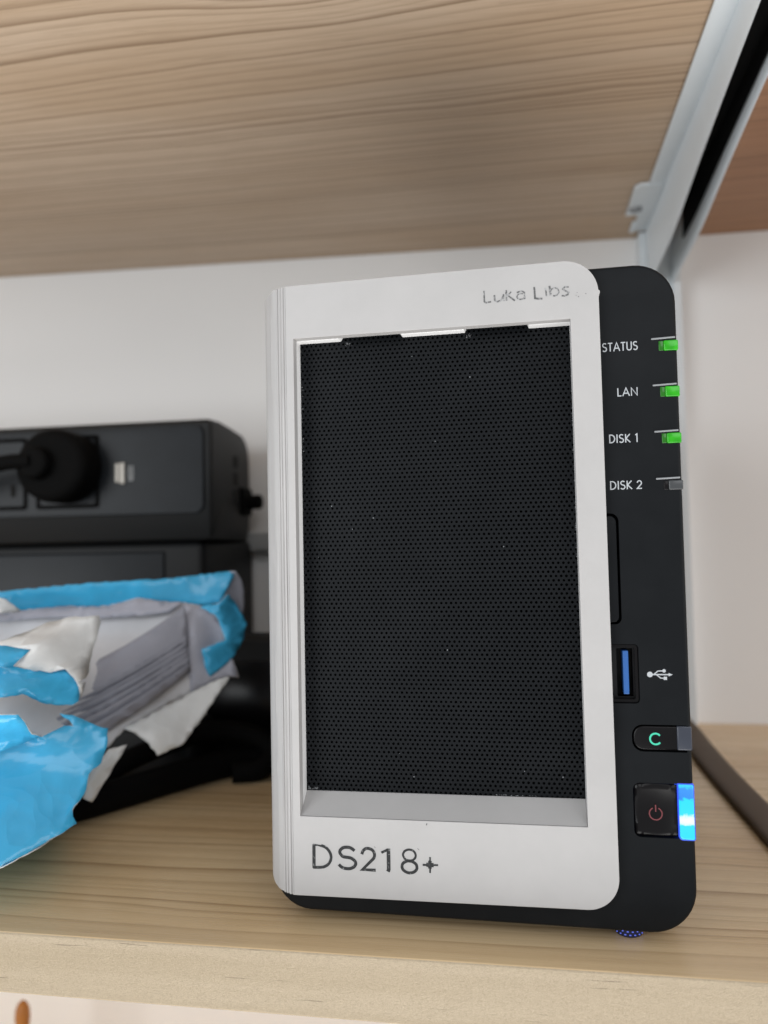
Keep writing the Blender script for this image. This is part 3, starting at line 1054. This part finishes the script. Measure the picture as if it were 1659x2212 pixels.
for cx in (-157.6, -197.4, -237.2):
    sk = obj('socket', prism(rrect(cx - 17.3, cx + 17.3, 121.6, 158.6, 1.5, 3), 163.7, 164.6, [rrect(cx - 15.3, cx + 15.3, 123.6, 156.6, 1.0, 3)]), 'black_rubber', ps, origin=PS)
    obj('socket_face', prism(rrect(cx - 15.2, cx + 15.2, 123.7, 156.5, 1.0, 3), 163.95, 164.6), 'dark_panel', sk, origin=PS)
    for dx, dz, w, h in ((-8, 6, 2.6, 5.4), (8, 6, 2.6, 5.4), (9.5, -8.5, 2.6, 6.2), (-9.5, -8.5, 2.6, 6.2)):
        obj('slot', prism(rrect(cx + dx - w / 2, cx + dx + w / 2, 140 + dz - h / 2, 140 + dz + h / 2, 0.6, 2), 163.8, 164.0), 'void', sk, origin=PS)
us = obj('usb_socket', join(box(-131.4, -129.0, 163.2, 164.6, 134.0, 143.6, 0.3), box(-128.6, -126.2, 163.0, 164.6, 133.2, 143.9, 0.3)), 'chrome', ps, origin=PS)
obj('port_print', join(*[stroke([(-124.6 + dx, 134.8 + 1.1 * j), (-124.6 + dx + (0.9 if (j + i) % 2 else 1.3), 135.3 + 1.1 * j)], 0.42, 164.05 - 0.01 * ((i + j) % 2)) for j in range(7) for i, dx in enumerate((0, 1.7))]), 'duct', ps, origin=PS)
for z0, z1 in ((124.5, 131), (134, 141.5), (144, 150.5)):
    obj('side_slot', box(-87.2, -84.2, 205, 212, z0, z1, 0.5), 'void', ps, origin=PS)
kn = obj('side_knob', join(box(-87.6, -83.4, 217, 234, 118.5, 134, 1.5, 2), turn(prism(circle(0, 0, 4.2, 20), 0, 8, bev=1.5), lambda p: (-75.4 - p[1], 226 + p[0], 126 + p[2]))), 'black_rubber', ps, smooth=50, origin=PS)

PL = (-157.6, 150, 141)
pg = thing('mains_plug', 'round black mains plug pushed into the power strip, its cord going left', 'plug', PL)
obj('plug_body', prism(circle(-157.6, 142.2, 19.2, 40, 18.2), 147, 163.5, bev=5), 'black_rubber', pg, smooth=60, origin=PL)
obj('grip', prism(circle(-163, 143.2, 8.0, 32, 8.0), 141, 148.2, bev=2.5), 'black_rubber', pg, smooth=60, origin=PL)
obj('cord', tube([(-164, 143, 144), (-176, 142, 143.6), (-192, 143, 141.0), (-215, 146, 136), (-250, 148, 131), (-300, 150, 128)], 3.8), 'black_rubber', pg, smooth=60, origin=PL)

du = obj('cable_duct', box(-101, 60, 240.5, 252.4, 98.0, 109.0, 1.2, 2), 'duct', smooth=50, origin=(-20, 246, 98))
tag(du, 'pale grey plastic strip on the wall beside the power strip', 'duct')

# power brick and a coil of black cord in the dark behind the torn bag
AO = (-70, 170, 0)
ab = thing('power_adapter', 'black power adapter block on the shelf beside the white drive cover', 'adapter', AO)
obj('case', box(-84, -24, 147, 167.8, 0.1, 59, 3.5, 3), 'black_body', ab, smooth=50, origin=AO)
obj('rating_plate', box(-78, -30, 146.4, 147.3, 14, 48, 0.3, 1), 'gloss', ab, smooth=50, origin=AO)
BK = (-110, 105, 0)
bb = thing('power_brick', 'flat black power brick lying on the shelf beneath the torn bag', 'power brick', BK)
obj('case', box(-190, -71, 117, 145, 0.1, 25, 5, 3), 'black_body', bb, smooth=50, origin=BK)
obj('label_plate', box(-180, -80, 122, 140, 24.9, 25.2, 0.1, 1), 'gloss', bb, origin=BK)
cc = thing('black_cord', 'thick black cord looped on the shelf behind the torn blue bag', 'cord', (-60, 130, 0))
obj('loop', tube([(-150, 70, 4.6), (-120, 74, 4.6), (-103, 80, 8), (-90, 97, 15), (-76, 118, 19), (-62, 130, 20), (-48, 134, 16), (-40, 131, 10), (-45, 124, 4.8), (-55, 120, 4.6)], 4.4), 'black_rubber', cc, smooth=60, origin=(-60, 130, 0))
obj('loop', tube([(-150, 52, 6.1), (-118, 54, 6.1), (-99, 64, 6.1), (-86, 84, 6.1), (-73, 108, 6.1), (-60, 128, 6.1), (-48, 138, 6.1), (-30, 141, 6.1)], 5.9), 'black_rubber', cc, smooth=60, origin=(-60, 130, 0))

# ------------------------------------------------------------------ torn blue mailing bag with folded papers
BAG = [
    ('far_wall', 'blue', [(-179.6, 72.0, 84.4), (-132.4, 75.0, 84.6), (-102.4, 85.0, 86.9), (-71.4, 95.0, 88.1), (-53.1, 105.0, 89.9), (-47.6, 108.0, 90.2), (-52.0, 100.0, 77.6), (-66.3, 98.0, 76.5), (-95.1, 90.0, 75.7), (-134.5, 78.0, 74.6), (-181.7, 75.0, 74.9)]),
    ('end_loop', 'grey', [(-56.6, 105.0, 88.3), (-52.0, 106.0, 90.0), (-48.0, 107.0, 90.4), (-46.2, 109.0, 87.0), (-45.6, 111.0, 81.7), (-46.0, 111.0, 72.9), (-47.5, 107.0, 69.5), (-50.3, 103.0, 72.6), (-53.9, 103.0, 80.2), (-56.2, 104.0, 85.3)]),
    ('lining', 'bright', [(-181.0, 74.0, 76.3), (-133.1, 76.0, 76.4), (-121.2, 80.0, 77.3), (-110.6, 84.0, 78.1), (-101.6, 86.0, 77.7), (-94.0, 88.0, 77.8), (-89.3, 90.0, 79.0), (-83.3, 91.0, 80.7), (-74.6, 94.0, 79.1), (-65.4, 96.0, 78.4), (-58.7, 97.0, 76.9), (-51.7, 99.0, 72.9), (-48.6, 99.0, 63.1), (-51.5, 98.0, 58.2), (-45.8, 98.0, 55.2), (-43.3, 97.0, 48.3), (-47.6, 95.0, 49.2), (-53.4, 92.0, 47.1), (-66.8, 84.0, 40.0), (-77.7, 70.0, 33.9), (-80.1, 62.0, 29.0), (-91.7, 55.0, 32.3), (-102.9, 52.0, 34.5), (-114.6, 50.0, 41.3), (-163.6, 50.0, 41.8), (-170.9, 60.0, 58.1)]),
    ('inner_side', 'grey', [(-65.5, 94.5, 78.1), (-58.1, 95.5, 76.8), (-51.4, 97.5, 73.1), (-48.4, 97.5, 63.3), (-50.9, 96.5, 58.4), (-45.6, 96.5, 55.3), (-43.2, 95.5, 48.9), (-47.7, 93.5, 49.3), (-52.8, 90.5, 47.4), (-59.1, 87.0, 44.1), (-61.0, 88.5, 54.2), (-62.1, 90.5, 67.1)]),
    ('shade_band', 'grey', [(-179.9, 72.5, 76.2), (-132.0, 74.5, 76.4), (-120.2, 78.5, 77.3), (-109.7, 82.5, 78.1), (-100.7, 84.5, 77.7), (-93.2, 86.5, 77.8), (-88.5, 88.5, 79.0), (-82.5, 89.5, 80.6), (-73.9, 92.5, 79.0), (-64.9, 94.0, 78.2), (-69.7, 91.0, 74.7), (-76.8, 88.0, 74.0), (-94.2, 83.0, 73.3), (-112.7, 78.0, 74.1), (-130.9, 73.0, 73.1), (-178.8, 71.0, 72.6)]),  # grey sheet painting shade along the top of the lining
    ('front_sheet', 'white', [(-46.8, 93.0, 49.5), (-45.6, 93.0, 49.0), (-53.5, 85.0, 35.4), (-59.2, 79.0, 26.2), (-66.5, 73.0, 23.4), (-69.3, 72.0, 28.0), (-74.2, 71.0, 31.9), (-77.8, 69.0, 34.0), (-65.8, 82.0, 40.4), (-52.6, 90.0, 47.5)]),
    ('small_sheet', 'white', [(-70.7, 58.0, 31.1), (-74.0, 52.0, 22.3), (-77.8, 47.0, 14.3), (-80.1, 45.0, 16.1), (-78.7, 47.0, 23.6), (-75.7, 54.0, 30.2)]),
    ('white_flap', 'white', [(-146.3, 26.0, 69.2), (-100.5, 30.0, 70.3), (-93.4, 33.0, 73.1), (-87.4, 38.0, 76.2), (-80.6, 42.0, 77.6), (-74.2, 46.0, 77.5), (-73.7, 46.0, 74.8), (-74.8, 42.0, 64.4), (-75.3, 38.0, 54.4), (-75.8, 36.0, 51.2), (-74.8, 35.0, 53.8), (-75.9, 33.0, 58.5), (-77.1, 30.0, 61.9), (-81.1, 28.0, 60.9), (-88.8, 20.0, 63.8), (-85.0, 24.0, 68.9), (-89.6, 22.0, 69.7), (-93.4, 20.0, 70.6), (-140.5, 18.0, 70.2)]),
    ('blue_curl', 'blue', [(-136.9, 13.0, 64.5), (-90.6, 16.0, 64.6), (-88.4, 19.5, 64.2), (-81.5, 28.5, 61.0), (-79.5, 31.0, 61.7), (-77.4, 32.5, 60.9), (-75.9, 34.0, 57.3), (-75.1, 35.0, 52.7), (-74.4, 33.0, 50.9), (-75.3, 31.0, 50.1), (-78.8, 27.0, 50.9), (-81.5, 23.0, 52.5), (-84.5, 18.0, 55.9), (-87.8, 12.0, 55.8), (-134.0, 9.0, 55.9)]),
    ('torn_patch', 'blue', [(-140.5, 18.0, 70.2), (-93.4, 20.0, 70.6), (-89.6, 22.0, 69.7), (-85.6, 24.0, 68.6), (-86.5, 21.0, 66.5), (-88.2, 19.0, 64.2), (-90.6, 16.0, 64.5), (-136.9, 13.0, 64.4)]),
    ('big_flap', 'sky', [(-134.0, 9.0, 51.4), (-87.7, 12.0, 51.0), (-84.3, 16.0, 50.2), (-82.7, 17.0, 47.7), (-81.1, 18.0, 44.0), (-79.0, 20.0, 42.7), (-75.3, 26.0, 44.7), (-73.3, 28.0, 44.2), (-74.7, 28.0, 46.0), (-77.5, 27.0, 48.3), (-74.1, 29.0, 47.4), (-70.6, 32.0, 44.7), (-66.5, 34.0, 42.4), (-65.2, 35.0, 42.1), (-64.6, 33.0, 36.5), (-64.9, 30.0, 32.2), (-66.7, 26.0, 29.8), (-66.2, 24.0, 27.3), (-66.1, 22.0, 24.8), (-66.3, 19.0, 23.4), (-66.4, 16.0, 22.1), (-65.7, 15.0, 20.4), (-64.5, 15.0, 18.4), (-67.1, 9.0, 16.8), (-70.3, 4.0, 15.3), (-72.9, 0.0, 13.9), (-75.7, -5.0, 13.0), (-121.6, -8.0, 12.9)]),
    ('folded_edge', 'blue', [(-128.9, 2.0, 52.4), (-81.7, 3.5, 52.7), (-78.3, 7.0, 52.1), (-77.4, 9.0, 49.5), (-77.1, 12.0, 45.4), (-76.5, 16.0, 43.6), (-82.5, 15.0, 41.6), (-87.7, 12.0, 39.8), (-134.7, 10.0, 39.1)]),
    ('torn_tip', 'white', [(-168.7, 57.0, 83.8), (-121.8, 60.0, 83.1), (-120.4, 62.0, 82.3), (-119.0, 64.0, 80.1), (-117.2, 66.0, 77.8), (-119.0, 66.0, 77.1), (-121.8, 60.0, 77.5), (-168.0, 56.0, 77.8)]),
    ('peeled_flap', 'blue', [(-57.7, 93.0, 76.7), (-50.4, 94.0, 77.9), (-48.0, 99.0, 81.5), (-45.6, 102.0, 76.7), (-42.0, 104.0, 69.0), (-43.3, 101.0, 61.9), (-46.1, 97.0, 55.7), (-49.6, 93.0, 52.3), (-53.0, 91.0, 49.6), (-54.2, 89.0, 54.1), (-55.4, 89.0, 60.7), (-52.5, 90.0, 61.9), (-47.7, 94.0, 63.7), (-49.8, 94.0, 70.0), (-51.8, 93.0, 73.8)]),
    ('paper_sheet', 'paper', [(-91.2, 75.8, 58.5), (-83.0, 80.3, 63.1), (-74.6, 84.8, 68.6), (-67.4, 88.7, 74.0), (-63.0, 90.9, 77.4), (-61.2, 88.9, 64.6), (-66.9, 84.5, 60.6), (-76.1, 77.3, 54.3), (-86.4, 68.6, 48.1), (-96.1, 60.0, 42.8)]),
    ('paper_sheet', 'paper', [(-94.4, 59.5, 44.4), (-85.1, 67.9, 49.7), (-75.0, 76.3, 55.9), (-66.6, 84.1, 62.1), (-61.0, 88.3, 66.0), (-61.0, 88.7, 62.3), (-67.0, 84.1, 58.4), (-76.6, 76.5, 52.1), (-87.4, 67.4, 45.9), (-97.4, 58.3, 40.7)]),
    ('paper_sheet', 'paper', [(-95.3, 57.2, 42.4), (-85.7, 66.1, 47.3), (-75.2, 74.9, 53.5), (-66.4, 83.1, 59.7), (-60.6, 87.5, 63.8), (-60.5, 87.9, 60.3), (-66.5, 83.3, 56.2), (-75.9, 75.6, 49.8), (-86.5, 66.4, 43.7), (-96.2, 57.2, 38.9)]),
    ('paper_sheet', 'paper', [(-96.2, 54.9, 40.5), (-86.2, 64.2, 45.5), (-75.4, 73.5, 51.6), (-66.2, 82.1, 57.7), (-60.2, 86.7, 61.6), (-60.1, 87.2, 58.8), (-65.7, 82.7, 54.8), (-74.8, 75.1, 48.6), (-84.9, 66.0, 42.4), (-94.2, 56.9, 37.4)]),
    ('paper_sheet', 'paper', [(-94.0, 54.6, 38.9), (-84.5, 63.8, 43.6), (-74.2, 72.9, 49.7), (-65.4, 81.4, 55.9), (-59.7, 86.0, 60.0), (-59.6, 86.6, 56.9), (-64.8, 82.2, 52.9), (-73.2, 75.0, 46.6), (-82.6, 66.2, 40.6), (-91.2, 57.5, 35.8)]),
    ('paper_sheet', 'paper', [(-91.7, 54.3, 37.2), (-82.7, 63.3, 42.0), (-73.0, 72.4, 48.0), (-64.7, 80.7, 54.2), (-59.2, 85.2, 58.3), (-59.1, 86.3, 54.2), (-63.5, 82.4, 50.4), (-70.7, 75.9, 44.4), (-78.7, 68.0, 38.7), (-86.3, 60.2, 34.3)]),
    ('paper_sheet', 'paper', [(-87.3, 56.4, 35.6), (-79.3, 64.7, 40.6), (-70.7, 73.0, 46.5), (-63.5, 80.7, 52.1), (-58.6, 84.8, 55.8), (-58.7, 86.0, 52.3), (-62.6, 82.4, 48.9), (-68.9, 76.4, 43.4), (-76.0, 69.2, 37.9), (-82.7, 62.0, 33.2)]),
    ('added_underside', 'blue', [(-190.0, -14.0, 11.0), (-121.0, -8.0, 12.4), (-75.7, -4.6, 12.6), (-70.3, 4.4, 14.9), (-73.0, 18.0, 13.5), (-86.0, 40.0, 9.0), (-98.0, 70.0, 4.0), (-190.0, 72.0, 3.0)]),  # unseen film added to block light and darken the shelf below
]


def sheet(pts, step=2.6, wr=0.7, seed=0, jag=0.22):
    """Crumpled film: a torn outline in space, filled with a grid whose depth follows the outline."""
    rnd = random.Random(seed)
    P = [Vector(p) for p in pts]
    ring = []
    for i, p in enumerate(P):
        q = P[(i + 1) % len(P)]
        n = max(1, int((q - p).length / 1.6))
        for k in range(n):
            t = k / n
            b = p.lerp(q, t)
            if k:
                b = b + Vector((rnd.uniform(-jag, jag), 0, rnd.uniform(-jag, jag)))
            ring.append(b)
    xs = [p.x for p in ring]; zz = [p.z for p in ring]
    pts2 = [Vector((p.x, p.z)) for p in ring]
    n0 = len(pts2)
    gx = min(xs)
    while gx < max(xs):
        gz = min(zz)
        while gz < max(zz):
            pts2.append(Vector((gx + rnd.uniform(-.5, .5), gz + rnd.uniform(-.5, .5))))
            gz += step
        gx += step
    # keep grid points clear of the outline
    keep = pts2[:n0]
    for g in pts2[n0:]:
        if min((g - r).length for r in pts2[:n0]) > step * 0.45:
            keep.append(g)
    vo, ed, fa, *_ = delaunay_2d_cdt(keep, [], [list(range(n0))], 1, 1e-5)
    V = []
    for v in vo:
        sw = sy = 0.0
        dmin = 1e9
        for r in ring:
            d2 = (r.x - v.x) ** 2 + (r.z - v.y) ** 2
            dmin = min(dmin, d2)
            w = 1.0 / (d2 + 0.04) ** 1.5
            sw += w; sy += w * r.y
        y = sy / sw
        q = Vector((v.x * 0.045, v.y * 0.045, seed * 3.1))
        fold = 1 - abs(noise.noise(q)) * 2.2
        fold2 = 1 - abs(noise.noise(q * 2.2 + Vector((5, 2, 1)))) * 2.0
        y += wr * (-1.5 * fold - 0.5 * fold2) * min(1.0, 0.35 + math.sqrt(dmin) / 6)
        V.append((v.x, y, v.y))
    return V, [tuple(f) for f in fa]


GO = (-85, 50, 0)
bag = thing('mailing_bag', 'torn blue and white plastic mailing bag leaning left of the drive', 'bag', GO)
pap = thing('folded_papers', 'grey folded papers sticking out of the torn blue bag', 'papers', GO)
for k, (nm, mt, pts) in enumerate(BAG):
    isp = nm == 'paper_sheet'
    wr = {'lining': 0.4, 'far_wall': 0.35, 'white_flap': 0.6, 'front_sheet': 0.3, 'small_sheet': 0.25, 'inner_side': 0.2, 'paper_sheet': 0.05, 'big_flap': 0.4}.get(nm, 0.45)
    flat = nm == 'added_underside'      # lies nearly level, so it is filled in plan
    if flat:
        pts = [(x, z, y) for x, y, z in pts]
    vf = sheet(pts, 1.9, wr * (0.4 if flat else 1), k + 1, 0.03 if isp else 0.28)
    if flat:
        vf = turn(vf, lambda p: (p[0], p[2], p[1]))
    o = obj(nm, vf, mt, pap if isp else bag, smooth=28, origin=GO)
    so = o.modifiers.new('thickness', 'SOLIDIFY'); so.thickness = (0.18 if isp else 0.3) * MM; so.offset = 0
    if mt in ('blue', 'sky'):      # the torn rim shows the film's white core
        o.data.materials.append(M['white']); so.material_offset_rim = 1

# ------------------------------------------------------------------ below the shelf
pegp = [(0, 3.0), (10, 3.2), (20, 3.3), (30, 3.2), (36, 3.6), (41, 4.0), (45, 3.7), (48, 2.6), (49.6, 1.0)]
V, F = [], []
for h, r in pegp:
    for k in range(16):
        a = 2 * math.pi * k / 16
        V.append((-207 + r * math.cos(a) - max(0, 34 - h) * 0.0 - (2.6 if h < 30 else 0) * 0.3, 200 + r * math.sin(a), -194.5 + h))
for i in range(len(pegp) - 1):
    F += [(i * 16 + j, i * 16 + (j + 1) % 16, (i + 1) * 16 + (j + 1) % 16, (i + 1) * 16 + j) for j in range(16)]
F.append(tuple(range(16))[::-1]); F.append(tuple(range(len(V) - 16, len(V))))
peg = obj('wooden_peg', (V, F), 'orange', smooth=60, origin=(-207, 200, -194.5))
tag(peg, 'blurred orange brown wooden peg tip below the shelf, bottom left corner', 'peg')
